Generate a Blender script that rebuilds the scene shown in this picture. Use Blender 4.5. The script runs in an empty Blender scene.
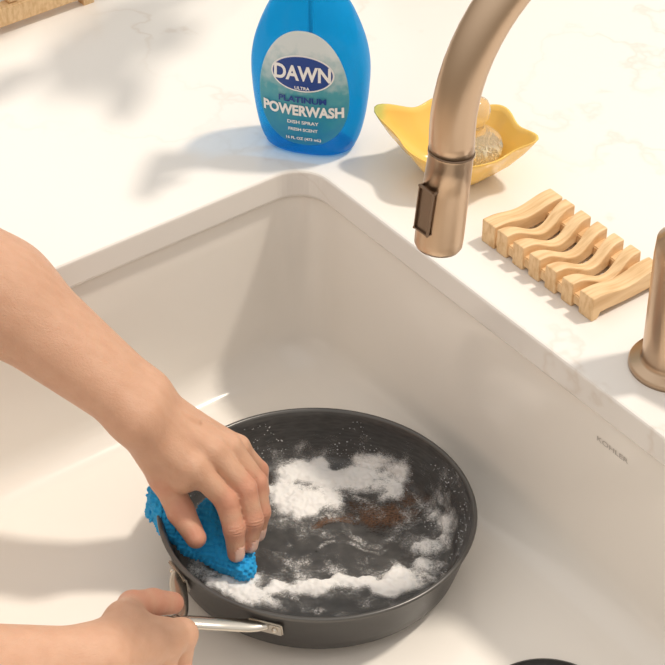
import bpy, bmesh, math, numpy as np
from mathutils import Vector, Matrix, noise, Quaternion
# world units: metres. Origin = back-left inner corner of the sink cut-out, counter top at z=0
def A(*p): return np.array(p,float)
scene=bpy.context.scene
scene.view_settings.view_transform='Standard'
cd=bpy.data.cameras.new('camera'); cam=bpy.data.objects.new('camera',cd)
scene.collection.objects.link(cam); cam.location=(.03136,-1.65208,1.13662)
cam.rotation_euler=(math.radians(90-38.7),0,0); cd.sensor_width=36; cd.lens=119.1; cd.clip_start=.05
scene.camera=cam
ROT=math.radians(-53.22)
def new_obj(name,mesh,parent=None,loc=None,rotz=None):
    o=bpy.data.objects.new(name,mesh); scene.collection.objects.link(o)
    if loc is not None: o.location=loc
    if rotz is not None: o.rotation_euler=(0,0,rotz)
    if parent: o.parent=parent
    return o
def empty(name,loc=(0,0,0),rot=(0,0,0)):
    o=bpy.data.objects.new(name,None); scene.collection.objects.link(o); o.location=loc; o.rotation_euler=rot; o.empty_display_size=.02
    return o
def mesh_from(name,v,f,mat=None,smooth=True):
    m=bpy.data.meshes.new(name); m.from_pydata([tuple(map(float,p)) for p in v],[],[tuple(int(i) for i in q) for q in f]); m.update()
    if mat: m.materials.append(mat)
    if smooth:
        m.polygons.foreach_set('use_smooth',[True]*len(m.polygons))
    return m
def mat_new(name,col,rough=.5,metal=0,**kw):
    m=bpy.data.materials.new(name); m.use_nodes=True
    b=m.node_tree.nodes['Principled BSDF']
    b.inputs['Base Color'].default_value=(*col,1); b.inputs['Roughness'].default_value=rough; b.inputs['Metallic'].default_value=metal
    for k,v in kw.items():
        b.inputs[k.replace('_',' ')].default_value=v
    return m,m.node_tree,b
def N(nt,t,**kw):
    n=nt.nodes.new(t)
    for k,v in kw.items():
        if k in n.inputs: n.inputs[k].default_value=v
        else: setattr(n,k,v)
    return n
def ramp(nt,src,stops):
    r=nt.nodes.new('ShaderNodeValToRGB'); nt.links.new(src,r.inputs[0])
    el=r.color_ramp.elements
    while len(el)<len(stops): el.new(.5)
    for e,(p,c) in zip(el,stops): e.position=p; e.color=(*c,1) if len(c)==3 else c
    return r
def bump(nt,b,src,strength,dist):
    n=nt.nodes.new('ShaderNodeBump'); n.inputs['Strength'].default_value=strength; n.inputs['Distance'].default_value=dist
    nt.links.new(src,n.inputs['Height']); nt.links.new(n.outputs[0],b.inputs['Normal']); return n
def madd(nt,a,k,c):
    n=N(nt,'ShaderNodeMath',operation='MULTIPLY_ADD'); nt.links.new(a,n.inputs[0]); n.inputs[1].default_value=k
    if isinstance(c,(int,float)): n.inputs[2].default_value=c
    else: nt.links.new(c,n.inputs[2])
    return n.outputs[0]
# ---------- materials
m_counter,nt,b=mat_new('quartz',(.86,.8,.73),.2)
tc=N(nt,'ShaderNodeTexCoord')
n1=N(nt,'ShaderNodeTexNoise',Scale=2.6,Detail=6.0,Roughness=.55); nt.links.new(tc.outputs['Object'],n1.inputs['Vector'])
n2=N(nt,'ShaderNodeTexNoise',Scale=4.0,Detail=3.0); nt.links.new(tc.outputs['Object'],n2.inputs['Vector'])
sub=N(nt,'ShaderNodeMath',operation='SUBTRACT'); nt.links.new(n1.outputs[0],sub.inputs[0]); sub.inputs[1].default_value=.5
ab=N(nt,'ShaderNodeMath',operation='ABSOLUTE'); nt.links.new(sub.outputs[0],ab.inputs[0])
r1=ramp(nt,ab.outputs[0],[(0,(1,1,1)),(.009,(0,0,0))])
r2=ramp(nt,n2.outputs[0],[(.42,(0,0,0)),(.62,(1,1,1))])
mu=N(nt,'ShaderNodeMath',operation='MULTIPLY'); nt.links.new(r1.outputs[0],mu.inputs[0]); nt.links.new(r2.outputs[0],mu.inputs[1])
mx=N(nt,'ShaderNodeMixRGB'); mx.inputs[1].default_value=(.86,.825,.785,1); mx.inputs[2].default_value=(.77,.71,.65,1)
nt.links.new(mu.outputs[0],mx.inputs[0]); nt.links.new(mx.outputs[0],b.inputs['Base Color'])
m_sink,nt,b=mat_new('sink_enamel',(.87,.825,.765),.14)
m_dark,nt,b=mat_new('anodized',(.05,.047,.045),.38,.35)
n=N(nt,'ShaderNodeTexNoise',Scale=900.0); bump(nt,b,n.outputs[0],.15,.0005)
m_panin,nt,b=mat_new('nonstick',(.05,.047,.045),.36,.1)
n=N(nt,'ShaderNodeTexNoise',Scale=25.0,Detail=6.0); r=ramp(nt,n.outputs[0],[(.35,(.045,.043,.042)),(.7,(.072,.068,.065))]); nt.links.new(r.outputs[0],b.inputs['Base Color'])
n=N(nt,'ShaderNodeTexNoise',Scale=40.0); bump(nt,b,n.outputs[0],.1,.001)
m_steel,nt,b=mat_new('steel',(.6,.56,.5),.26,1)
m_bronze,nt,b=mat_new('champagne_bronze',(.57,.42,.295),.3,1)
n=N(nt,'ShaderNodeTexNoise',Scale=400.0); bump(nt,b,n.outputs[0],.05,.0005)
m_darkbronze,_,_=mat_new('button',(.22,.155,.11),.35,.9)
m_drain,_,_=mat_new('drain',(.03,.03,.03),.35,.5)
m_wood,nt,b=mat_new('bamboo',(.75,.48,.24),.5)
tc=N(nt,'ShaderNodeTexCoord'); mp=N(nt,'ShaderNodeMapping'); mp.inputs['Scale'].default_value=(140,9,60); nt.links.new(tc.outputs['Object'],mp.inputs[0])
n=N(nt,'ShaderNodeTexNoise',Scale=2.0,Detail=4.0); nt.links.new(mp.outputs[0],n.inputs['Vector'])
r=ramp(nt,n.outputs[0],[(.3,(.66,.41,.19)),(.6,(.84,.59,.33))]); nt.links.new(r.outputs[0],b.inputs['Base Color'])
m_yellow,nt,b=mat_new('yellow_glaze',(.95,.62,.15),.16)
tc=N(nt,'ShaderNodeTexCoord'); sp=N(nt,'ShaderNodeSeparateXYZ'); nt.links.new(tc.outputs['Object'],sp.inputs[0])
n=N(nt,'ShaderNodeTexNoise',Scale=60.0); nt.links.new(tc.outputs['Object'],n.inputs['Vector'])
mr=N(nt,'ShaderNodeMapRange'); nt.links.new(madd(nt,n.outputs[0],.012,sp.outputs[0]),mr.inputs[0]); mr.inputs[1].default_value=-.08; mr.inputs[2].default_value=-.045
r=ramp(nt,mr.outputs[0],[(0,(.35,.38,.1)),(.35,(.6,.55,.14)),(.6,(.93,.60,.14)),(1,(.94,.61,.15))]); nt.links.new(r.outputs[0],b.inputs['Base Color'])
m_white,_,_=mat_new('white_plastic',(.85,.85,.85),.35)
m_dkblue,_,_=mat_new('print_blue',(.01,.06,.3),.35)
m_print,_,_=mat_new('print_white',(.95,.95,.95),.4)
m_grey,_,_=mat_new('print_grey',(.5,.46,.42),.4)
m_floor,_,_=mat_new('floor_mat',(.6,.5,.4),.5)
m_cab,_,_=mat_new('cabinet_mat',(.7,.66,.6),.5)
m_leaf,nt,b=mat_new('leaf_green',(.08,.2,.05),.4)
m_pot,_,_=mat_new('terracotta',(.5,.25,.14),.7)
m_bottle,nt,b=mat_new('blue_bottle',(.0,.36,.76),.06,0,IOR=1.45)
b.inputs['Transmission Weight'].default_value=.15
tr=N(nt,'ShaderNodeBsdfTransparent'); tr.inputs[0].default_value=(.08,.60,.92,1)
ms=N(nt,'ShaderNodeMixShader'); ms.inputs[0].default_value=.62; nt.links.new(b.outputs[0],ms.inputs[1]); nt.links.new(tr.outputs[0],ms.inputs[2])
nt.links.new(ms.outputs[0],nt.nodes['Material Output'].inputs[0])
m_label,nt,b=mat_new('label',(.2,.5,.6),.4)
tc=N(nt,'ShaderNodeTexCoord'); sp=N(nt,'ShaderNodeSeparateXYZ'); nt.links.new(tc.outputs['Object'],sp.inputs[0])
n=N(nt,'ShaderNodeTexNoise',Scale=110.0,Detail=6.0); nt.links.new(tc.outputs['Object'],n.inputs['Vector'])
mr=N(nt,'ShaderNodeMapRange'); nt.links.new(madd(nt,n.outputs[0],.05,sp.outputs[2]),mr.inputs[0]); mr.inputs[1].default_value=.035; mr.inputs[2].default_value=.16
r=ramp(nt,mr.outputs[0],[(0,(.0,.22,.5)),(.3,(.02,.30,.46)),(.5,(.08,.38,.46)),(.66,(.4,.58,.62)),(.85,(.72,.79,.8))]); nt.links.new(r.outputs[0],b.inputs['Base Color'])
m_cloth,nt,b=mat_new('blue_crochet',(.0,.4,.88),.6)
n=N(nt,'ShaderNodeTexVoronoi',Scale=260.0); bump(nt,b,n.outputs[0],.6,.002)
r=ramp(nt,n.outputs[0],[(.0,(.06,.6,1.0)),(.7,(.01,.42,.92))]); nt.links.new(r.outputs[0],b.inputs['Base Color'])
m_foam,nt,b=mat_new('foam',(.92,.89,.86),.5)
b.inputs['Subsurface Weight'].default_value=.25; b.inputs['Subsurface Radius'].default_value=(.01,.009,.008); b.inputs['Subsurface Scale'].default_value=.5
vo=N(nt,'ShaderNodeTexVoronoi',Scale=420.0); bump(nt,b,vo.outputs[0],.5,.0012)
at=N(nt,'ShaderNodeAttribute'); at.attribute_name='cov'
fn_=N(nt,'ShaderNodeTexNoise',Scale=110.0,Detail=7.0,Roughness=.7)
s1_=madd(nt,fn_.outputs[0],1.5,at.outputs['Fac']); s2_=madd(nt,vo.outputs[0],-.5,s1_)
r=ramp(nt,s2_,[(.18,(0,0,0)),(.5,(.25,.25,.25)),(.8,(.65,.65,.65)),(1,(1,1,1))]); nt.links.new(r.outputs[0],b.inputs['Alpha'])
m_burn,nt,b=mat_new('burnt',(.12,.045,.015),.7)
at=N(nt,'ShaderNodeAttribute'); at.attribute_name='cov'
fn_=N(nt,'ShaderNodeTexNoise',Scale=75.0,Detail=6.0,Roughness=.65)
s1_=madd(nt,fn_.outputs[0],1.6,at.outputs['Fac'])
mr=N(nt,'ShaderNodeMapRange'); nt.links.new(s1_,mr.inputs[0]); mr.inputs[1].default_value=.99; mr.inputs[2].default_value=1.05; nt.links.new(mr.outputs[0],b.inputs['Alpha'])
r=ramp(nt,fn_.outputs[0],[(.45,(.20,.095,.045)),(.6,(.02,.012,.008))]); nt.links.new(r.outputs[0],b.inputs['Base Color'])
m_bubble,nt,b=mat_new('bubble',(.9,.9,.9),.1); b.inputs['Alpha'].default_value=.45
m_skin,nt,b=mat_new('skin',(.62,.33,.2),.42)
b.inputs['Subsurface Weight'].default_value=.18; b.inputs['Subsurface Radius'].default_value=(.012,.005,.003); b.inputs['Subsurface Scale'].default_value=.6
at=N(nt,'ShaderNodeAttribute'); at.attribute_name='red'; an=N(nt,'ShaderNodeAttribute'); an.attribute_name='nail'
m1=N(nt,'ShaderNodeMixRGB'); m1.inputs[1].default_value=(.67,.40,.27,1); m1.inputs[2].default_value=(.65,.28,.19,1); nt.links.new(at.outputs['Fac'],m1.inputs[0])
nn=N(nt,'ShaderNodeTexNoise',Scale=22.0,Detail=3.0); rr=ramp(nt,nn.outputs[0],[(.3,(.93,.885,.86)),(.7,(1.0,1.0,1.0))])
m0=N(nt,'ShaderNodeMixRGB',blend_type='MULTIPLY'); m0.inputs[0].default_value=1; nt.links.new(m1.outputs[0],m0.inputs[1]); nt.links.new(rr.outputs[0],m0.inputs[2])
m2=N(nt,'ShaderNodeMixRGB'); nt.links.new(an.outputs['Fac'],m2.inputs[0]); nt.links.new(m0.outputs[0],m2.inputs[1]); m2.inputs[2].default_value=(.82,.54,.44,1)
nt.links.new(m2.outputs[0],b.inputs['Base Color'])
rn=N(nt,'ShaderNodeMapRange'); nt.links.new(an.outputs['Fac'],rn.inputs[0]); rn.inputs[3].default_value=.42; rn.inputs[4].default_value=.2; nt.links.new(rn.outputs[0],b.inputs['Roughness'])
vv=N(nt,'ShaderNodeTexVoronoi',Scale=650.0); n3=N(nt,'ShaderNodeTexNoise',Scale=140.0,Detail=5.0)
ac=N(nt,'ShaderNodeAttribute'); ac.attribute_name='crease'
bump(nt,b,madd(nt,ac.outputs['Fac'],-1.3,madd(nt,vv.outputs[0],.35,n3.outputs[0])),.5,.0012)
# ---------- counter and sink
def rrect(s0,s1,n0,n1,r,k=10,seg=8):
    pts=[]
    cs=[(s1-r,n1-r,0),(s0+r,n1-r,90),(s0+r,n0+r,180),(s1-r,n0+r,270)]
    for cx,cy,a0 in cs:
        for i in range(k+1):
            a=math.radians(a0+90*i/k); pts.append((cx+r*math.cos(a),cy+r*math.sin(a)))
    out=[]
    for i,p in enumerate(pts):
        q=pts[(i+1)%len(pts)]; out.append(p)
        if (i+1)%(k+1)==0:
            for j in range(1,seg): t=j/seg; out.append((p[0]*(1-t)+q[0]*t,p[1]*(1-t)+q[1]*t))
    return out
S0,S1,N0,N1=-.008,.82,-.55,.014
RC=.032
def loft(loops,close_last=False,close_first=False):
    v=[];f=[];n=len(loops[0])
    for L in loops: v+=L
    for a in range(len(loops)-1):
        for i in range(n):
            j=(i+1)%n; f.append((a*n+i,a*n+j,(a+1)*n+j,(a+1)*n+i))
    if close_last: f.append(tuple(range((len(loops)-1)*n,len(loops)*n)))
    if close_first: f.append(tuple(reversed(range(n))))
    return v,f
def off(d,z,r0=RC):
    return [(x,y,z) for x,y in rrect(S0-d,S1+d,N0-d,N1+d,max(.004,r0+d))]
O=(-1.3,1.7,-.63,.95)
cx,cy=(S0+S1)/2,(N0+N1)/2
def outer(z):
    L=[]
    for x,y in rrect(S0,S1,N0,N1,RC):
        dx,dy=x-cx,y-cy; t=1e9
        if dx>1e-9: t=min(t,(O[1]-cx)/dx)
        if dx<-1e-9: t=min(t,(O[0]-cx)/dx)
        if dy>1e-9: t=min(t,(O[3]-cy)/dy)
        if dy<-1e-9: t=min(t,(O[2]-cy)/dy)
        L.append((cx+dx*t,cy+dy*t,z))
    return L
loops=[outer(-.03),outer(0),off(.003,0),off(.0012,-.0006),off(0.0002,-.002),off(0,-.004),off(0,-.026),off(.0015,-.029),off(.004,-.03),outer(-.03)]
v,f=loft(loops); me=mesh_from('countertop',v,f,m_counter,False)
ct=new_obj('countertop',me,rotz=ROT)
FL=-.215
L=[]
L.append(off(.03,-.0302)); L.append(off(.008,-.0302)); L.append(off(.006,-.031)); L.append(off(.005,-.034))
for z in (-.06,-.1,-.14): L.append(off(.005-.05*( -z-.03)*.6,z,.04))
R=.035; d0=.005-.05*.14*.6
for i in range(0,9):
    a=math.radians(90*i/8); L.append(off(d0-R*(1-math.cos(a)),FL+R-R*math.sin(a),.045))
L.append(off(-.07,FL-.0003,.05)); L.append(off(-.14,FL-.001,.15))
v,f=loft(L,close_last=True)
nv=len(v); L2=[off(.03,-.0302),off(.03,-.05),off(.022,-.055),off(.018,FL-.02)]
v2,f2=loft(L2,close_last=True)
f+= [tuple(reversed([i+nv for i in q])) for q in f2]; v+=v2
me=mesh_from('kitchen_sink',v,f,m_sink); sk=new_obj('kitchen_sink',me,rotz=ROT)
bm=bmesh.new(); bm.from_mesh(me); bmesh.ops.remove_doubles(bm,verts=bm.verts,dist=1e-6); bmesh.ops.recalc_face_normals(bm,faces=bm.faces); bm.to_mesh(me); bm.free()
def text_mesh(s,size,offset=0.0,ext=0.0,sx=1.0):
    c=bpy.data.curves.new('t','FONT'); c.body=s; c.size=size; c.offset=offset; c.align_x='CENTER'; c.align_y='CENTER'; c.resolution_u=4
    o=bpy.data.objects.new('t',c); scene.collection.objects.link(o)
    bpy.context.view_layer.update()
    m=bpy.data.meshes.new_from_object(o.evaluated_get(bpy.context.evaluated_depsgraph_get()))
    bpy.data.objects.remove(o)
    bm=bmesh.new(); bm.from_mesh(m); bmesh.ops.triangulate(bm,faces=bm.faces)
    bmesh.ops.subdivide_edges(bm,edges=[e for e in bm.edges if e.calc_length()>size*.15],cuts=2)
    bmesh.ops.triangulate(bm,faces=bm.faces)
    vs=[(q.co.x*sx,q.co.y) for q in bm.verts]; bm.verts.index_update(); fs=[[q.index for q in fc.verts] for fc in bm.faces]; bm.free()
    return vs,fs
vs,fs=text_mesh('KOHLER',.0066,.0001,0,1.5)
me=mesh_from('maker_mark',[( .408+x, N1+.0042-.0003, -.056+y) for x,y in vs],fs,m_grey,False)
mk=new_obj('maker_mark',me,parent=sk)
def lathe(prof,seg=64,cap0=False,cap1=False):
    v=[];f=[]
    for r,z in prof:
        for i in range(seg):
            a=2*math.pi*i/seg; v.append((r*math.cos(a),r*math.sin(a),z))
    for k in range(len(prof)-1):
        for i in range(seg):
            j=(i+1)%seg; f.append((k*seg+i,k*seg+j,(k+1)*seg+j,(k+1)*seg+i))
    if cap0: f.append(tuple(reversed(range(seg))))
    if cap1: f.append(tuple(range((len(prof)-1)*seg,len(prof)*seg)))
    return v,f
v,f=lathe([(.056,0),(.056,.002),(.053,.0035),(.046,.003),(.043,.0005),(.012,.0005),(.01,.006),(.001,.007)],64,True,True)
new_obj('sink_drain',mesh_from('sink_drain',v,f,m_drain),loc=(.2057,-.4547,FL-.0002))
def box(name,lo,hi,mat,parent=None,rotz=None,bev=.0):
    bm=bmesh.new(); bmesh.ops.create_cube(bm,size=1)
    for q in bm.verts: q.co=Vector([lo[i]+(q.co[i]+.5)*(hi[i]-lo[i]) for i in range(3)])
    if bev: bmesh.ops.bevel(bm,geom=bm.edges[:],offset=bev,segments=3,affect='EDGES')
    m=bpy.data.meshes.new(name); bm.to_mesh(m); bm.free(); m.materials.append(mat)
    return new_obj(name,m,parent,rotz=rotz)
cab=empty('kitchen_cabinet',(0,0,0),(0,0,ROT))
box('front_panel',(-1.25,-.61,-.9),(1.65,-.595,-.031),m_cab,cab)
box('back_panel',(-1.25,.9,-.9),(1.65,.915,-.031),m_cab,cab)
box('side_panel_1',(-1.27,-.61,-.9),(-1.25,.915,-.031),m_cab,cab)
box('side_panel_2',(1.65,-.61,-.9),(1.67,.915,-.031),m_cab,cab)
for i in range(5): box('door_panel_%d'%i,(-1.2+i*.57,-.625,-.8),(-.66+i*.57,-.61,-.06),m_cab,cab,bev=.003)
box('floor',(-4,-4,-.92),(4,4,-.9),m_floor)
# ---------- frying pan
PAN=A(.0173,-.2796,FL+.0045)
pan=empty('frying_pan',tuple(PAN))
tilt=math.radians(2.2)
pan.rotation_mode='QUATERNION'
pan.rotation_quaternion=Quaternion(Vector((-1,0.6,0)).normalized(),tilt)
PH=.053
prof_out=[(.001,0),(.100,0),(.112,.001),(.119,.004),(.1235,.009),(.127,.02),(.131,.035),(.1345,.048),(.1362,PH-.001),(.1365,PH),(.1358,PH+.0008),(.1345,PH+.0006)]
v,f=lathe(prof_out,96,True,False)
new_obj('pan_body',mesh_from('pan_body',v,f,m_dark),pan)
prof_in=[(.1335,PH+.0006),(.1325,PH-.0008),(.1308,.048),(.1277,.035),(.124,.02),(.121,.011),(.116,.0058),(.109,.0042),(.08,.004),(.04,.004),(.001,.004)]
v,f=lathe(prof_in,96)
new_obj('pan_interior',mesh_from('pan_interior',v,f,m_panin),pan)
v,f=lathe([(.1366,PH-.0016),(.1371,PH),(.1364,PH+.0014),(.1350,PH+.0018),(.1335,PH+.0012),(.1328,PH-.0003)],96)
m_rim,_,_=mat_new('rim_edge',(.11,.105,.1),.3,.5)
new_obj('rim',mesh_from('rim',v,f,m_rim),pan)
pr=np.array(list(reversed(prof_in)))[:-1]
seglen=np.r_[0,np.cumsum(np.hypot(*np.diff(pr,axis=0).T))]
NS,NA=200,680
ss=np.linspace(.002,seglen[-1],NS); rs=np.interp(ss,seglen,pr[:,0]); zs=np.interp(ss,seglen,pr[:,1])
dr=np.gradient(rs,ss); dz=np.gradient(zs,ss); nr,nz=-dz,dr
for _ in range(3):
    nr[1:-1]=(nr[:-2]+nr[1:-1]+nr[2:])/3; nz[1:-1]=(nz[:-2]+nz[1:-1]+nz[2:])/3
blobs=[(.008,.100,.052,.024,.0,1.2),(.050,.103,.040,.026,-.5,.8),(-.010,.066,.048,.020,.15,1.0),(.055,.082,.030,.014,-.4,.5),(-.03,.085,.03,.02,.3,.55),
 (0.0,-.050,.058,.013,.0,.9),(.055,-.040,.055,.014,.25,1.0),(.098,-.008,.012,.030,-.4,.4),(.112,.03,.009,.035,.1,.4),(-.062,-.047,.04,.015,-.4,.8),(-.1,-.01,.010,.03,.3,.5)]
films=[(.02,.095,.110,.055,-.1,1.0),(-.03,.06,.075,.045,0,1.0),(.02,-.040,.115,.034,.1,1.0),(.1,.02,.035,.07,0,1.0),(.06,.02,.05,.008,.1,.7),(-.03,-.01,.07,.008,-.1,.7),(.02,.004,.07,.004,.15,.7)]
def fieldof(L,xx,yy,base):
    for bx,by,ra,rb,an_,am in L:
        c,s_=math.cos(an_),math.sin(an_); ux=(xx-bx)*c+(yy-by)*s_; uy=-(xx-bx)*s_+(yy-by)*c
        base=max(base,(1-(ux/ra)**2-(uy/rb)**2)*am)
    return base
hh=np.zeros((NS,NA)); cov=np.zeros((NS,NA)); brn=np.zeros((NS,NA))
burns=[(.06,.048,.050,.020,-.15,1),(.015,.035,.035,.010,.1,.9),(.085,.07,.03,.02,-.4,.8),(-.02,.1,.05,.02,0,.5)]
for i in range(NS):
    for j in range(NA):
        a=2*math.pi*j/NA; x=rs[i]*math.cos(a); y=rs[i]*math.sin(a); z=zs[i]
        qy=y+1.06*(z-.004)
        w1=noise.noise((x*28,y*28,3.)); w2=noise.noise((x*28,y*28,9.))
        w3=noise.noise((x*80,y*80,5.)); w4=noise.noise((x*80,y*80,1.))
        xx=x+w1*.020+w3*.008; yy=qy+w2*.015+w4*.007
        if y<-.02 and z>.03: hh[i,j]=-1; cov[i,j]=-1; brn[i,j]=-1; continue
        base=fieldof(blobs,xx,yy,-.9)
        fl=fieldof(films,xx,yy,-1)
        fr=noise.fractal((x*60,y*60,z*60),.9,2.0,4)
        h=base+(.5*fr if base>-.8 else 0)
        hh[i,j]=h
        cov[i,j]=max(min(1,h*1.2-.05), -.50+.50*min(fl,.7)+.45*fr if fl>-.3 else -1)
        brn[i,j]=fieldof(burns,xx,yy,-1) if z<.012 else -1
def patch(name,offv,val,thr,mat,attr):
    used={};VV=[];AA=[];Fc=[]
    def g(i,j):
        k=i*NA+j
        if k not in used:
            a=2*math.pi*j/NA; h=offv[i,j]; used[k]=len(VV); r=rs[i]+nr[i]*h; VV.append((r*math.cos(a),r*math.sin(a),zs[i]+nz[i]*h)); AA.append(attr[i,j])
        return used[k]
    for i in range(NS-1):
        for j in range(NA):
            j2=(j+1)%NA
            if max(val[i,j],val[i+1,j],val[i,j2],val[i+1,j2])>thr: Fc.append((g(i,j),g(i+1,j),g(i+1,j2),g(i,j2)))
    m=mesh_from(name,VV,Fc,mat); at=m.attributes.new('cov','FLOAT','POINT'); at.data.foreach_set('value',np.array(AA,np.float32))
    return new_obj(name,m,pan)
fo=np.zeros((NS,NA))
for i in range(NS):
    for j in range(NA):
        h=hh[i,j]; o=.0006
        if h>-.1:
            a=2*math.pi*j/NA; x,y=rs[i]*math.cos(a),rs[i]*math.sin(a); k=min(1,h+.1)
            o+=.0045*k**.8+ k**.5*(.0010*noise.noise((x*240,y*240,zs[i]*240))+.0018*noise.noise((x*90,y*90,zs[i]*90)))
        fo[i,j]=max(.0005,o)
patch('soap_suds',fo,cov,-.95,m_foam,cov)
patch('burnt_residue',np.full((NS,NA),.00025),brn,-.6,m_burn,np.clip(brn,-1,1)*.35)
rng=np.random.default_rng(4)
bv=[];bf=[]
ico=bmesh.new(); bmesh.ops.create_icosphere(ico,subdivisions=1,radius=1); iv=[tuple(q.co) for q in ico.verts]; ico.verts.index_update(); ifc=[[q.index for q in fc.verts] for fc in ico.faces]; ico.free()
def addb(c,r,bv,bf,sq=1):
    o=len(bv); bv+= [(c[0]+r*x,c[1]+r*y,c[2]+r*sq*z) for x,y,z in iv]; bf+=[[o+i for i in q] for q in ifc]
for _ in range(1300):
    i=int(rng.uniform(.6,.97)*NS)-1; a=rng.uniform(-.5,math.pi+.2)
    if noise.noise((rs[i]*math.cos(a)*25,rs[i]*math.sin(a)*25,zs[i]*25))<-.02: continue
    r=rng.uniform(.0003,.0009); addb((rs[i]*math.cos(a),rs[i]*math.sin(a),zs[i]+.0002),r,bv,bf,.6)
new_obj('bubbles',mesh_from('bubbles',bv,bf,m_bubble),pan)
def tube(pts,rad,name,mat,parent=None,seg=16,flat=1.0,closed_ends=True):
    pts=[Vector(p) for p in pts]; n=len(pts)
    if not hasattr(rad,'__len__'): rad=[rad]*n
    v=[];f=[]; up=Vector((0,0,1)); prev=None
    for i,p in enumerate(pts):
        t=(pts[min(i+1,n-1)]-pts[max(i-1,0)]).normalized()
        if prev is None:
            s=t.cross(up); 
            if s.length<1e-3: s=Vector((1,0,0))
            s.normalize()
        else: s=(prev-t*prev.dot(t)).normalized()
        prev=s; w=s.cross(t).normalized()
        for k in range(seg):
            a=2*math.pi*k/seg; v.append(p+s*math.cos(a)*rad[i]+w*math.sin(a)*rad[i]*flat)
    for i in range(n-1):
        for k in range(seg):
            j=(k+1)%seg; f.append((i*seg+k,i*seg+j,(i+1)*seg+j,(i+1)*seg+k))
    if closed_ends: f.append(tuple(reversed(range(seg)))); f.append(tuple(range((n-1)*seg,n*seg)))
    m=mesh_from(name,v,f,mat)
    bm=bmesh.new(); bm.from_mesh(m); bmesh.ops.recalc_face_normals(bm,faces=bm.faces); bm.to_mesh(m); bm.free()
    return new_obj(name,m,parent)
def bez(pts,n=24):
    pts=[np.array(p,float) for p in pts]; out=[]
    q=[2*pts[0]-pts[1]]+pts+[2*pts[-1]-pts[-2]]
    for i in range(1,len(q)-2):
        for k in range(n):
            t=k/n; a,b_,c,d=q[i-1],q[i],q[i+1],q[i+2]
            out.append(.5*((2*b_)+(-a+c)*t+(2*a-5*b_+4*c-d)*t*t+(-a+3*b_-3*c+d)*t**3))
    out.append(pts[-1]); return out
def pol(r,deg,z): return (r*math.cos(math.radians(deg)),r*math.sin(math.radians(deg)),z)
HA=231
for k,da in enumerate((211,252)):
    e=1 if k else .6
    tube(bez([pol(.1325,da,.040),pol(.141,da+(HA-da)*.22,.041),pol(.154,da+(HA-da)*.62,.044),pol(.172,da+(HA-da)*.92,.050),pol(.19,HA,.058)],10),[.0072]*41,'handle_arm_%d'%k,m_steel,pan,flat=.5)
    ang=math.radians(da)
    bm=bmesh.new(); bmesh.ops.create_cube(bm,size=1)
    for q in bm.verts: q.co=Vector((q.co.x*.003,q.co.y*.03,q.co.z*.016))
    bmesh.ops.bevel(bm,geom=bm.edges[:],offset=.0013,segments=2,affect='EDGES')
    m=bpy.data.meshes.new('plate'); bm.to_mesh(m); bm.free(); m.materials.append(m_steel)
    o=new_obj('bracket_plate_%d'%k,m,pan,loc=pol(.1335,da,.037)); o.rotation_euler=(0,math.radians(15),ang)
    for rr_ in (-.0085,.0085):
        bv=[];bf=[]; addb((0,0,0),.0035,bv,bf)
        o=new_obj('rivet_%d'%k,mesh_from('rivet',bv,bf,m_steel),pan,loc=(.1355*math.cos(ang)-rr_*math.sin(ang),.1355*math.sin(ang)+rr_*math.cos(ang),.037))
        o.modifiers.new('s','SUBSURF').levels=2; o.modifiers['s'].render_levels=2
tube(bez([pol(.178,HA,.053),pol(.2,HA,.063),pol(.25,HA,.083),pol(.31,HA,.104),pol(.335,HA,.109)],10),[.007]*5+[.0085]*10+[.0095]*20+[.0095]*4+[.008,.005],'handle_grip',m_steel,pan,flat=.7)
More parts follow.
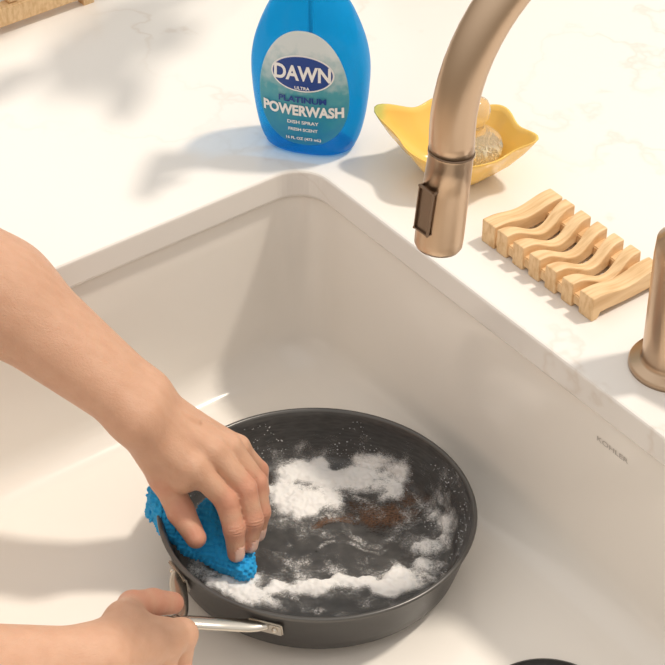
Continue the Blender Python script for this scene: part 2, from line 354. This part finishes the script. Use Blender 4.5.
# ---------- SDF tools
def surface_nets(fn,lo,hi,h):
    lo=np.array(lo,float); hi=np.array(hi,float); n=np.ceil((hi-lo)/h).astype(int)+1
    D=np.empty(n,np.float32)
    ys=lo[1]+h*np.arange(n[1]); zs_=lo[2]+h*np.arange(n[2])
    CH=16
    for i0 in range(0,n[0],CH):
        xs=lo[0]+h*np.arange(i0,min(i0+CH,n[0]))
        G=np.stack(np.meshgrid(xs,ys,zs_,indexing='ij'),-1).astype(np.float32)
        D[i0:i0+len(xs)]=fn(G)
    S=D<0
    c=np.zeros(np.array(D.shape)-1,np.int8)
    for o in np.ndindex(2,2,2):
        c+=S[o[0]:o[0]+c.shape[0],o[1]:o[1]+c.shape[1],o[2]:o[2]+c.shape[2]]
    act=np.argwhere((c>0)&(c<8)); idx=-np.ones(c.shape,np.int64); idx[tuple(act.T)]=np.arange(len(act))
    acc=np.zeros((len(act),3)); cnt=np.zeros(len(act))
    for o in np.ndindex(2,2,2):
        for ax in range(3):
            if o[ax]==1: continue
            o=np.array(o); o2=o.copy(); o2[ax]=1
            a=D[tuple((act+o).T)]; b_=D[tuple((act+o2).T)]
            m=(a<0)!=(b_<0); t=np.where(m,a/np.where(m,a-b_,1),0)
            pt=o[None]+t[:,None]*(o2-o)[None]
            acc+=np.where(m[:,None],pt,0); cnt+=m
    V=lo+h*(act+acc/cnt[:,None])
    Fs=[]
    for ax in range(3):
        b1,b2=(ax+1)%3,(ax+2)%3
        sl0=[slice(None)]*3; sl1=[slice(None)]*3; sl0[ax]=slice(0,-1); sl1[ax]=slice(1,None)
        e=np.argwhere(S[tuple(sl0)]!=S[tuple(sl1)])
        ok=(e[:,b1]>0)&(e[:,b2]>0)&(e[:,b1]<D.shape[b1]-1)&(e[:,b2]<D.shape[b2]-1); e=e[ok]
        ins=S[tuple(e.T)]
        def cell(d1,d2):
            q=e.copy(); q[:,b1]+=d1; q[:,b2]+=d2; return idx[tuple(q.T)]
        q=np.stack([cell(-1,-1),cell(0,-1),cell(0,0),cell(-1,0)],1)
        q[~ins]=q[~ins][:,::-1]; Fs.append(q)
    return V,np.concatenate(Fs)
def cone(G,a,b_,ra,rb):
    a=np.array(a,np.float32); b_=np.array(b_,np.float32); ab_=b_-a; L2=float(ab_@ab_)+1e-12
    t=np.clip(((G-a)@ab_)/L2,0,1); d=G-a-t[...,None]*ab_
    return np.sqrt((d*d).sum(-1))-(ra+(rb-ra)*t)
def smin(a,b_,k):
    h=np.clip(.5+.5*(b_-a)/k,0,1); return b_*(1-h)+a*h-k*h*(1-h)
def nrm(v): v=np.array(v,float); return v/np.linalg.norm(v)
def np_mesh(name,V,Fq,mat,attrs={}):
    m=bpy.data.meshes.new(name); m.vertices.add(len(V)); m.vertices.foreach_set('co',V.astype(np.float32).ravel())
    m.loops.add(Fq.size); m.loops.foreach_set('vertex_index',Fq.astype(np.int32).ravel())
    m.polygons.add(len(Fq)); m.polygons.foreach_set('loop_start',np.arange(0,Fq.size,4,dtype=np.int32)); m.polygons.foreach_set('loop_total',np.full(len(Fq),4,np.int32))
    m.polygons.foreach_set('use_smooth',[True]*len(Fq)); m.update(calc_edges=True); m.validate()
    for k,a in attrs.items():
        at=m.attributes.new(k,'FLOAT','POINT'); at.data.foreach_set('value',a.astype(np.float32))
    m.materials.append(mat); return m
def build_hand(name,fingers,palm,arm,tend,parent,h=.0014,kf=.006):
    allp=[]
    for J,R in fingers: allp+= [(np.array(j),max(R)) for j in J]
    for a,b_,ra,rb in palm+arm: allp+=[(np.array(a),ra),(np.array(b_),rb)]
    lo=np.min([p_-r for p_,r in allp],0)-.006; hi=np.max([p_+r for p_,r in allp],0)+.006
    def fn(G):
        d=None
        for c in arm:
            q=cone(G,*c); d=q if d is None else smin(d,q,.02)
        dp=None
        for c in palm:
            q=cone(G,*c); dp=q if dp is None else smin(dp,q,.010)
        d=smin(d,dp,.018)
        for c in tend:
            d=smin(d,cone(G,*c),.004)
        df=None
        for J,R in fingers:
            q=None
            for i in range(len(J)-1):
                k=cone(G,J[i],J[i+1],R[i],R[i+1]); q=k if q is None else smin(q,k,.003)
            df=q if df is None else smin(df,q,.0012)
        return smin(d,df,kf)
    V,Fq=surface_nets(fn,lo,hi,h)
    red=np.zeros(len(V)); nail=np.zeros(len(V)); crease=np.zeros(len(V))
    V2=V.copy()
    for J,R in fingers:
        J=[np.array(j,float) for j in J]
        for i in (1,2):
            if i>=len(J)-1: continue
            dist=np.linalg.norm(V-J[i],axis=1); red=np.maximum(red,.75*np.exp(-(dist/(R[i]*1.5))**4))
            dor=nrm(J[i]-.5*(J[i-1]+J[i+1])); ax=nrm(J[i+1]-J[i-1])
            q=V-J[i]; s=q@ax; dd=q@dor
            w=np.exp(-(s/.0055)**2)*np.clip(dd/R[i],0,1)*(dist<R[i]*1.5)
            crease=np.maximum(crease,w*(.5+.5*np.cos(s/.0028*2*math.pi)))
        tip=J[-1]; ax=nrm(J[-1]-J[-2]); dor=nrm(J[-2]-.5*(J[-3]+J[-1])); dor=nrm(dor-ax*(dor@ax)); sd=np.cross(ax,dor)
        dist=np.linalg.norm(V-tip,axis=1); red=np.maximum(red,.8*np.exp(-(dist/(R[-1]*1.6))**4))
        c=tip-ax*R[-1]*.15; q=V-c; s=(q@ax)/(R[-1]*.95); t=(q@sd)/(R[-1]*.78); dd=q@dor
        e=(np.abs(s)**3+np.abs(t)**3)
        mk_=(e<1)&(dd>R[-1]*.35)
        nail=np.maximum(nail,np.where(mk_,1,0)); V2+=np.where(mk_&(dd>0),.0004,0)[:,None]*dor
        crease=np.maximum(crease,np.where((e>1)&(e<1.35)&(dd>R[-1]*.3),.8,0))
    m=np_mesh(name,V2,Fq,m_skin,{'red':red,'nail':nail,'crease':crease})
    o=new_obj(name,m,parent); md=o.modifiers.new('sm','SMOOTH'); md.factor=.5; md.iterations=2
    return o
person=empty('person',(0,0,0))
W=A(-.1296,-.2665,-.045)
Mc=[A(-.0850,-.2892,-.098),A(-.0689,-.2736,-.094),A(-.0562,-.2596,-.102),A(-.0496,-.2429,-.118)]
Pi=[A(-.0583,-.2942,-.132),A(-.0426,-.2837,-.128),A(-.0339,-.2664,-.137),A(-.0324,-.2369,-.150)]
Di=[A(-.0518,-.3064,-.154),A(-.0360,-.2965,-.153),A(-.0299,-.2782,-.161),A(-.0309,-.2434,-.170)]
Ti=[A(-.0504,-.3136,-.176),A(-.0397,-.3027,-.176),A(-.0336,-.2830,-.182),A(-.0363,-.2515,-.187)]
RR=[(.0108,.0100,.0090,.0075),(.0108,.0100,.0090,.0075),(.0102,.0094,.0083,.0072),(.009,.008,.007,.0062)]
fing=[([a,b_,c,d],r) for a,b_,c,d,r in zip(Mc,Pi,Di,Ti,RR)]
thumb=([A(-.1207,-.2576,-.088),A(-.1102,-.2778,-.122),A(-.0968,-.2941,-.146),A(-.0839,-.3111,-.160)],(.016,.0125,.0118,.0090))
fing.append(thumb)
W1=W+A(-.002,-.012,-.004); W2=W+A(.004,.012,-.002)
palm=[]
Wl=[W1,W1*.66+W2*.34,W1*.34+W2*.66,W2]
for i in range(4):
    m_=Mc[i]+A(-.004,0,-.006); palm.append((Wl[i]+A(0,0,-.004),m_,.017,.0125))
palm.append((W1+A(0,0,-.01),thumb[0][1],.018,.013))
palm.append((thumb[0][0],Mc[0]+A(-.008,0,-.016),.015,.011))
E1=A(-.2407,-.2279,.035); E2=A(-.3353,-.2277,.125)
ar=[(W1,E1+A(0,-.006,0),.0215,.039),(W2,E1+A(0,.006,0),.0205,.039),(E1,E2,.0425,.047)]
tend=[(Wl[i]*.5+Mc[i]*.5+A(0,0,.008),Mc[i]+A(0,0,.0005),.0035,.0098) for i in range(4)]
tend.append((Wl[1]*.9+Mc[1]*.1+A(0,0,.0155),Wl[2]*.35+Mc[2]*.65+A(0,-.004,.0130),.0022,.0018))
tend.append((Wl[2]*.8+Mc[2]*.2+A(0,0,.0150),Wl[1]*.4+Mc[1]*.6+A(0,0,.0125),.0018,.0016))
build_hand('left_arm',fing,palm,ar,tend,person)
qm=np.array(pan.rotation_quaternion.to_matrix())
def hp(r,z): return np.array(pol(r,HA,z))@qm.T+PAN
h0=hp(.2,.063); h1=hp(.25,.083); fdir=nrm(h0-h1); o_=nrm([.755,-.656,0]); up=nrm(np.cross(o_,fdir))
def H(s,a,u): return h0-fdir*s+o_*a+up*u
fing=[]
for i,s in enumerate((.004,.024,.043,.060)):
    k=(1,1.03,.98,.85)[i]
    fing.append(([H(s+.004,.030*k,.012),H(s-.004,.030*k,-.022*k),H(s-.002,.006,-.031*k),H(s,-.016,-.018*k)],RR[i]))
thumb=([H(.062,.010,.027),H(.034,-.006,.025),H(.008,-.006,.021),H(-.014,-.002,.017)],(.0145,.0118,.0110,.009))
fing.append(thumb)
Wr=H(.098,.020,.004)
palm=[]
for i in range(4): palm.append((Wr+up*(.010-.008*i),fing[i][0][0]+o_*-.002,.017,.012))
palm.append((Wr+up*.008,thumb[0][0],.018,.014))
palm.append((thumb[0][0],fing[0][0][0]-fdir*.015,.013,.011))
E=Wr+nrm([-.86,-.30,.24])*.12; E3=Wr+nrm([-.86,-.36,.30])*.26
ar=[(Wr+up*.008,E+up*.004,.0215,.034),(Wr-up*.008,E-up*.004,.0215,.034),(E,E3,.036,.045)]
tend=[(Wr*.5+fing[i][0][0]*.5+o_*.008,fing[i][0][0]+o_*.001,.0035,.0098) for i in range(4)]
build_hand('right_arm',fing,palm,ar,tend,person)
# ---------- scrubbing cloth bunched in the left hand, folded over the pan rim
prim=[(A(-.1134,-.2750,-.150),A(-.1074,-.2876,-.165),.012,.012),(A(-.1074,-.2876,-.165),A(-.0901,-.3023,-.178),.010,.009),
      (A(-.0783,-.2765,-.172),A(-.0581,-.3021,-.190),.011,.012),(A(-.0581,-.3021,-.190),A(-.0448,-.3170,-.192),.012,.009),
      (A(-.0732,-.2690,-.165),A(-.0760,-.2969,-.182),.009,.010),(A(-.0907,-.2961,-.184),A(-.0580,-.3050,-.192),.008,.011),
      (A(-.0485,-.2825,-.190),A(-.0433,-.3126,-.194),.011,.009),(A(-.1188,-.2606,-.154),A(-.1199,-.2687,-.170),.009,.010)]
def cloth_fn(G):
    d=None
    for c in prim:
        q=cone(G,*c); d=q if d is None else smin(d,q,.006)
    x,y,z=G[...,0],G[...,1],G[...,2]
    w=1150; s=x*.8+y*.6; t=-x*.6+y*.8
    return d+.0011*np.sin(s*w+1.2*np.sin(t*500))*np.cos((t+z*.7)*w*.6)+.0005*np.sin(z*1700)
V,Fq=surface_nets(cloth_fn,(-.15,-.345,-.215),(-.015,-.235,-.125),.0007)
new_obj('scrubbing_cloth',np_mesh('scrubbing_cloth',V,Fq,m_cloth))
# ---------- bottle
bot=empty('dish_soap_bottle',(.0118,.050,0),(0,0,math.radians(-13)))
ZB=[0,.004,.01,.02,.035,.055,.078,.093,.110,.128,.146,.160,.173,.184,.192,.212]
WB=[.036,.0415,.0445,.0475,.0505,.053,.0545,.0540,.0510,.0450,.0370,.028,.020,.0155,.014,.014]
DB=[.022,.026,.0285,.030,.031,.032,.0325,.0322,.031,.028,.0245,.021,.017,.0145,.014,.014]
zz=np.linspace(0,.212,90)
def smooth_interp(z,X,Y):
    return float(sum(np.interp(z+o,X,Y) for o in (-.006,-.003,0,.003,.006))/5) if z>.007 else float(np.interp(z,X,Y))
def bw(z): return smooth_interp(z,ZB,WB)
def bd(z): return smooth_interp(z,ZB,DB)
def nexp(z): return 2.5 if z<.14 else 2.5-.5*min(1,(z-.14)/.04)
v=[];f=[];SG=96
for z in zz:
    n_=nexp(z)
    for k in range(SG):
        a=2*math.pi*k/SG; c,s=math.cos(a),math.sin(a)
        v.append((bw(z)*math.copysign(abs(c)**(2/n_),c),bd(z)*math.copysign(abs(s)**(2/n_),s),z+.0004))
for i in range(len(zz)-1):
    for k in range(SG):
        j=(k+1)%SG; f.append((i*SG+k,i*SG+j,(i+1)*SG+j,(i+1)*SG+k))
f.append(tuple(reversed(range(SG)))); f.append(tuple(range((len(zz)-1)*SG,len(zz)*SG)))
new_obj('bottle_body',mesh_from('bottle_body',v,f,m_bottle),bot)
tube([(0,0,.012),(0,.002,.1),(0,0,.2)],[.0022,.0022,.0022],'dip_tube',m_white,bot)
def front(x,z,o=.0008):
    w,d,n_=bw(z),bd(z),nexp(z); t=max(0,1-abs(x/w)**n_); return -(d*t**(1/n_))-o
v=[(0,front(0,.078),.078)];f=[];NR=14;NA2=72
for i in range(1,NR+1):
    for k in range(NA2):
        a=2*math.pi*k/NA2; s=math.sin(a); c=math.cos(a)
        rx=.041*(1-.12*s); rz=.059
        x=rx*math.copysign(abs(c)**.9,c)*i/NR; z=.075+rz*math.copysign(abs(s)**.9,s)*i/NR
        v.append((x,front(x,z),z))
for k in range(NA2): f.append((0,1+k,1+(k+1)%NA2))
for i in range(NR-1):
    for k in range(NA2): j=(k+1)%NA2; f.append((1+i*NA2+k,1+(i+1)*NA2+k,1+(i+1)*NA2+j,1+i*NA2+j))
new_obj('label',mesh_from('label',v,f,m_label),bot)
def disc(name,cx_,cz,rx,rz,o,mat):
    v=[(cx_,front(cx_,cz,o),cz)];f=[]
    for i in (1,2,3,4):
        for k in range(48):
            a=2*math.pi*k/48; x=cx_+rx*math.cos(a)*i/4; z=cz+rz*math.sin(a)*i/4; v.append((x,front(x,z,o),z))
    for k in range(48): f.append((0,1+k,1+(k+1)%48))
    for i in range(3):
        for k in range(48): j=(k+1)%48; f.append((1+i*48+k,1+(i+1)*48+k,1+(i+1)*48+j,1+i*48+j))
    new_obj(name,mesh_from(name,v,f,mat),bot)
disc('logo_border',0,.093,.0290,.0185,.0012,m_print); disc('logo_oval',0,.093,.0275,.017,.0015,m_dkblue)
def put(s,size,cz,mat,sx=1,sz=1,off_=.0,o=.0020,cx_=0):
    vs,fs=text_mesh(s,size,off_,0,sx)
    v=[(x+cx_,front(x+cx_,cz+y*sz,o),cz+y*sz) for x,y in vs]
    new_obj('label_text',mesh_from('label_text',v,fs,mat,False),bot)
put('DAWN',.0192,.093,m_print,.86,1.05,.0006)
put('ULTRA',.0045,.079,m_print,1,1,.0001,.0024)
put('PLATINUM',.0085,.0660,m_dkblue,1.1,1,.0003)
put('POWERWASH',.0118,.0540,m_print,1.0,1.25,.0005)
put('DISH SPRAY',.005,.0415,m_print,1.1,1,.0001); put('FRESH SCENT',.0045,.0335,m_print,1,1,.0001); put('16 FL OZ (473 mL)',.0042,.0235,m_print,1,1,.0001)
v,f=lathe([(.0165,.198),(.017,.2),(.017,.216),(.0145,.222),(.013,.232),(.001,.233)],48,True,True); new_obj('collar',mesh_from('collar',v,f,m_white),bot)
tube([(0,.02,.236),(0,.005,.238),(0,-.02,.24),(0,-.045,.241)],[.012,.0135,.012,.009],'spray_head',m_white,bot)
tube([(0,-.045,.241),(0,-.056,.241)],[.008,.0065],'nozzle',m_dkblue,bot)
tube([(0,-.022,.235),(0,-.035,.222),(0,-.036,.208),(0,-.031,.195)],[.005,.0045,.0042,.004],'trigger',m_white,bot)
# ---------- soap dish
sd=empty('soap_dish',(.2350,-.139,0),(0,0,ROT))
Ls,Wn=.143,.078
def rib(xc,th,name,end=False):
    n=24; top=[];bot_=[]
    for i in range(n+1):
        y=-Wn/2+Wn*i/n; t=abs(y)/(Wn/2)
        zt=.0235-(.0045 if end else .010)*(.5+.5*math.cos(math.pi*min(1,t/.8)))
        top.append((y,zt)); bot_.append((y,.0075-.0025*(1-t*t) if t<.8 else .0))
    v=[];f=[]
    wv=0 if end else .003
    for sx_ in (-1,1):
        for k,(y,z) in enumerate(top): 
            t=abs(y)/(Wn/2); v.append((xc+sx_*th/2*(1-.22*(1-t**2) if not end else 1)+wv*math.cos(math.pi*y/Wn*2),y,z))
        for (y,z) in bot_: v.append((xc+sx_*th/2+wv*math.cos(math.pi*y/Wn*2),y,z))
    m=n+1
    for i in range(n):
        f.append((i,i+1,m+i+1,m+i)); f.append((2*m+i+1,2*m+i,3*m+i,3*m+i+1))
        f.append((i+1,i,2*m+i,2*m+i+1)); f.append((m+i,m+i+1,3*m+i+1,3*m+i))
    f.append((0,m,3*m,2*m)); f.append((m-1,3*m-1,4*m-1,2*m-1))
    me=mesh_from(name,v,f,m_wood,False); bm=bmesh.new(); bm.from_mesh(me); bmesh.ops.recalc_face_normals(bm,faces=bm.faces); bm.to_mesh(me); bm.free()
    o=new_obj(name,me,sd); bv_=o.modifiers.new('b','BEVEL'); bv_.width=.0012; bv_.segments=2; bv_.limit_method='ANGLE'
nr_=7
for i in range(nr_):
    xc=-Ls/2+.0085+(Ls-.017)*i/(nr_-1); rib(xc,.017 if i in(0,nr_-1) else .0135,'slat_%d'%i,i in(0,nr_-1))
for k,y in enumerate((-.029,.029)): box('rail_%d'%k,(-Ls/2+.002,y-.008,.003),(Ls/2-.002,y+.008,.0135),m_wood,sd,bev=.001)
# ---------- rack
rk=empty('bamboo_drying_rack',(-.262,.262,0),(0,0,math.radians(36.78)))
box('rail_1',(-.2,.002,.008),(.072,.016,.03),m_wood,rk,bev=.002); box('rail_2',(-.2,.2,.008),(.072,.214,.03),m_wood,rk,bev=.002)
for i in range(12): box('slat_%d'%i,(-.195+i*.0235,.004,.0305),(-.183+i*.0235,.212,.042),m_wood,rk,bev=.002)
for i,(x,y) in enumerate(((-.19,.009),(.06,.009),(-.19,.207),(.06,.207))): box('foot_%d'%i,(x-.006,y-.006,0.0),(x+.006,y+.006,.0095),m_wood,rk)
# ---------- lemon bowl
bo=empty('lemon_bowl',(.145,.000,0),(0,0,math.radians(-16)))
def lemon(a):
    c,s=math.cos(a),math.sin(a)
    r=1/math.sqrt((c/.058)**2+(s/.055)**2)+.0022*math.cos(6*a)
    r+=.012*math.exp(-((a-0)/.20)**2)+.012*math.exp(-((a-2*math.pi)/.20)**2)+.019*math.exp(-((a-math.pi)/.28)**2)
    return r
v=[];f=[];NB=96
prof=[(.0,.0),(.25,.0),(.42,.001),(.55,.006),(.7,.016),(.85,.029),(.95,.038),(1.0,.043),(1.0,.0445),(.975,.044),(.93,.039),(.83,.029),(.68,.0185),(.53,.0085),(.4,.0045),(.2,.004),(.0,.004)]
for k_,(s,z) in enumerate(prof):
    for i in range(NB):
        a=2*math.pi*i/NB; r=lemon(a); cir=.056
        rr_=s*(r*max(0,min(1,(s-.3)/.5))+cir*(1-max(0,min(1,(s-.3)/.5))))
        zt=z+ (.003*math.cos(2*a)+.0025*math.cos(6*a)+.006*math.exp(-((a-math.pi)/.35)**2))*max(0,(s-.6)/.4)
        v.append((rr_*math.cos(a),rr_*math.sin(a),zt))
for k_ in range(len(prof)-1):
    for i in range(NB): j=(i+1)%NB; f.append((k_*NB+i,k_*NB+j,(k_+1)*NB+j,(k_+1)*NB+i))
new_obj('bowl_body',mesh_from('bowl_body',v,f,m_yellow),bo)
br=empty('dish_brush',(.158,.000,0))
v,f=lathe([(.001,.022),(.024,.022),(.0265,.025),(.027,.030),(.0255,.036),(.020,.041),(.012,.044),(.009,.049),(.010,.055),(.0135,.061),(.0145,.068),(.012,.075),(.006,.079),(.001,.080)],48)
m_amber,nt,b=mat_new('clear_amber',(.98,.88,.68),.06,0,IOR=1.3); b.inputs['Transmission Weight'].default_value=.75
new_obj('brush_head',mesh_from('brush_head',v,f,m_amber),br)
bv=[];bf=[]
for i in range(260):
    r=.022*math.sqrt(rng.uniform()); a=rng.uniform(0,6.283); x,y=r*math.cos(a),r*math.sin(a); k=len(bv); e=.0007
    for z,sc in ((.0225,1),(.0058,1.05)):
        for dx,dy in ((-e,-e),(e,-e),(e,e),(-e,e)): bv.append((x*sc+dx,y*sc+dy,z))
    for j in range(4): bf.append((k+j,k+(j+1)%4,k+4+(j+1)%4,k+4+j))
m_br,_,_=mat_new('bristle',(.9,.75,.5),.6)
new_obj('bristles',mesh_from('bristles',bv,bf,m_br,False),br)
# ---------- faucet
fa=empty('kitchen_faucet',(0,0,0))
fb=A(.3076,-.2755,0.)
v,f=lathe([(.0365,0),(.0365,.004),(.035,.006),(.028,.0065),(.0265,.008),(.0262,.012),(.0255,.11),(.0245,.125),(.0185,.13),(.0175,.14)],64,True,True)
o=new_obj('faucet_base',mesh_from('faucet_base',v,f,m_bronze),fa); o.location=fb
hb=A(.1046,-.424,.232); ht=A(.1115,-.4195,.306)
dirv=nrm(fb[:2]-ht[:2]); Rr=np.linalg.norm(fb[:2]-ht[:2])/2
pts=[A(fb[0],fb[1],z) for z in (.13,.2,.26,.32)]
for i in range(1,33):
    a=math.pi*i/32; s=Rr*(1+math.cos(a)); pts.append(A(ht[0]+dirv[0]*s,ht[1]+dirv[1]*s,.322+Rr*math.sin(a)))
pts.append(ht+A(0,0,.010)); pts.append(ht)
tube(pts,.0156,'spout',m_bronze,fa,seg=40)
ax=nrm(hb-ht)
hd=[ht-ax*.002,ht,ht+ax*.002,ht+ax*.0021,ht+ax*.03,ht+ax*.068,ht+ax*.074,ht+ax*.0765]
tube(hd,[.0150,.0158,.0160,.0155,.0162,.0170,.0168,.0155],'spray_head',m_bronze,fa,seg=48)
tube([ht-ax*.0005,ht+ax*.0008],[.0161,.0161],'seam_ring',m_darkbronze,fa,seg=48)
bn=nrm(A(-.78,-.62,0)); c=ht+ax*.040+bn*.0158
s1=nrm(np.cross(bn,ax)); bm=bmesh.new(); bmesh.ops.create_cube(bm,size=1)
for q in bm.verts: q.co=Vector(c+s1*q.co.x*.012+ax*q.co.y*.032+bn*q.co.z*.004)
bmesh.ops.bevel(bm,geom=bm.edges[:],offset=.0015,segments=3,affect='EDGES'); m=bpy.data.meshes.new('button'); bm.to_mesh(m); bm.free(); m.materials.append(m_darkbronze)
new_obj('spray_button',m,fa)
tube([fb+A(.018,-.018,.075),fb+A(.04,-.04,.077),fb+A(.07,-.07,.085),fb+A(.1,-.1,.1)],[.011,.008,.006,.005],'lever',m_bronze,fa)
# ---------- unseen plant, added out of frame to cast soft shadows on the counter
pl=empty('added_shadow_plant',(.16,.50,0))
v,f=lathe([(.045,0),(.048,.003),(.065,.11),(.068,.112),(.068,.125),(.062,.125),(.06,.108),(.001,.106)],48,True)
new_obj('shadow_plant_pot',mesh_from('shadow_plant_pot',v,f,m_pot),pl)
lv=[];lf=[]
for i in range(30):
    az=math.radians(rng.uniform(205,262)); hgt=rng.uniform(.28,.52); rad=rng.uniform(.12,.34)
    tip=A(rad*math.cos(az),rad*math.sin(az),hgt); mid=tip*A(.35,.35,.8)+A(0,0,.06)
    st=[(1-t)**2*A(0,0,.11)+2*t*(1-t)*mid+t*t*tip for t in np.linspace(0,1,8)]
    tube([tuple(q) for q in st],.0018,'shadow_stem_%d'%i,m_leaf,pl,seg=6)
    dr_=nrm(tip-mid); sd_=nrm(np.cross(dr_,[0,0,1])); k=len(lv); Ln=rng.uniform(.08,.12); Wd=rng.uniform(.018,.028)
    for t in np.linspace(0,1,11):
        w_=Wd*math.sin(math.pi*t**.75); c_=tip+dr_*Ln*t+A(0,0,-.04*t*t)
        lv+=[c_-sd_*w_+A(0,0,.008*w_/Wd),c_,c_+sd_*w_+A(0,0,.008*w_/Wd)]
    for q in range(10): lf+=[(k+3*q,k+3*q+1,k+3*q+4,k+3*q+3),(k+3*q+1,k+3*q+2,k+3*q+5,k+3*q+4)]
new_obj('shadow_leaves',mesh_from('shadow_leaves',lv,lf,m_leaf),pl)
# ---------- lights
sun=bpy.data.lights.new('sun','SUN'); sun.energy=2.1; sun.angle=math.radians(5); sun.color=(1,.91,.79)
so=bpy.data.objects.new('sun',sun); scene.collection.objects.link(so)
dv=Vector((-.57,-.16,-1)); so.rotation_euler=dv.to_track_quat('-Z','Y').to_euler(); so.location=(1,.5,2)
w=bpy.data.worlds.new('world'); scene.world=w; w.use_nodes=True; nt=w.node_tree; bg=nt.nodes['Background']
tc=N(nt,'ShaderNodeTexCoord'); sp=N(nt,'ShaderNodeSeparateXYZ'); nt.links.new(tc.outputs['Generated'],sp.inputs[0])
r=ramp(nt,sp.outputs[2],[(0,(.42,.36,.29)),(.35,(.68,.62,.55)),(.7,(.98,.93,.87)),(1,(1,.96,.91))]); nt.links.new(r.outputs[0],bg.inputs[0]); bg.inputs[1].default_value=.98
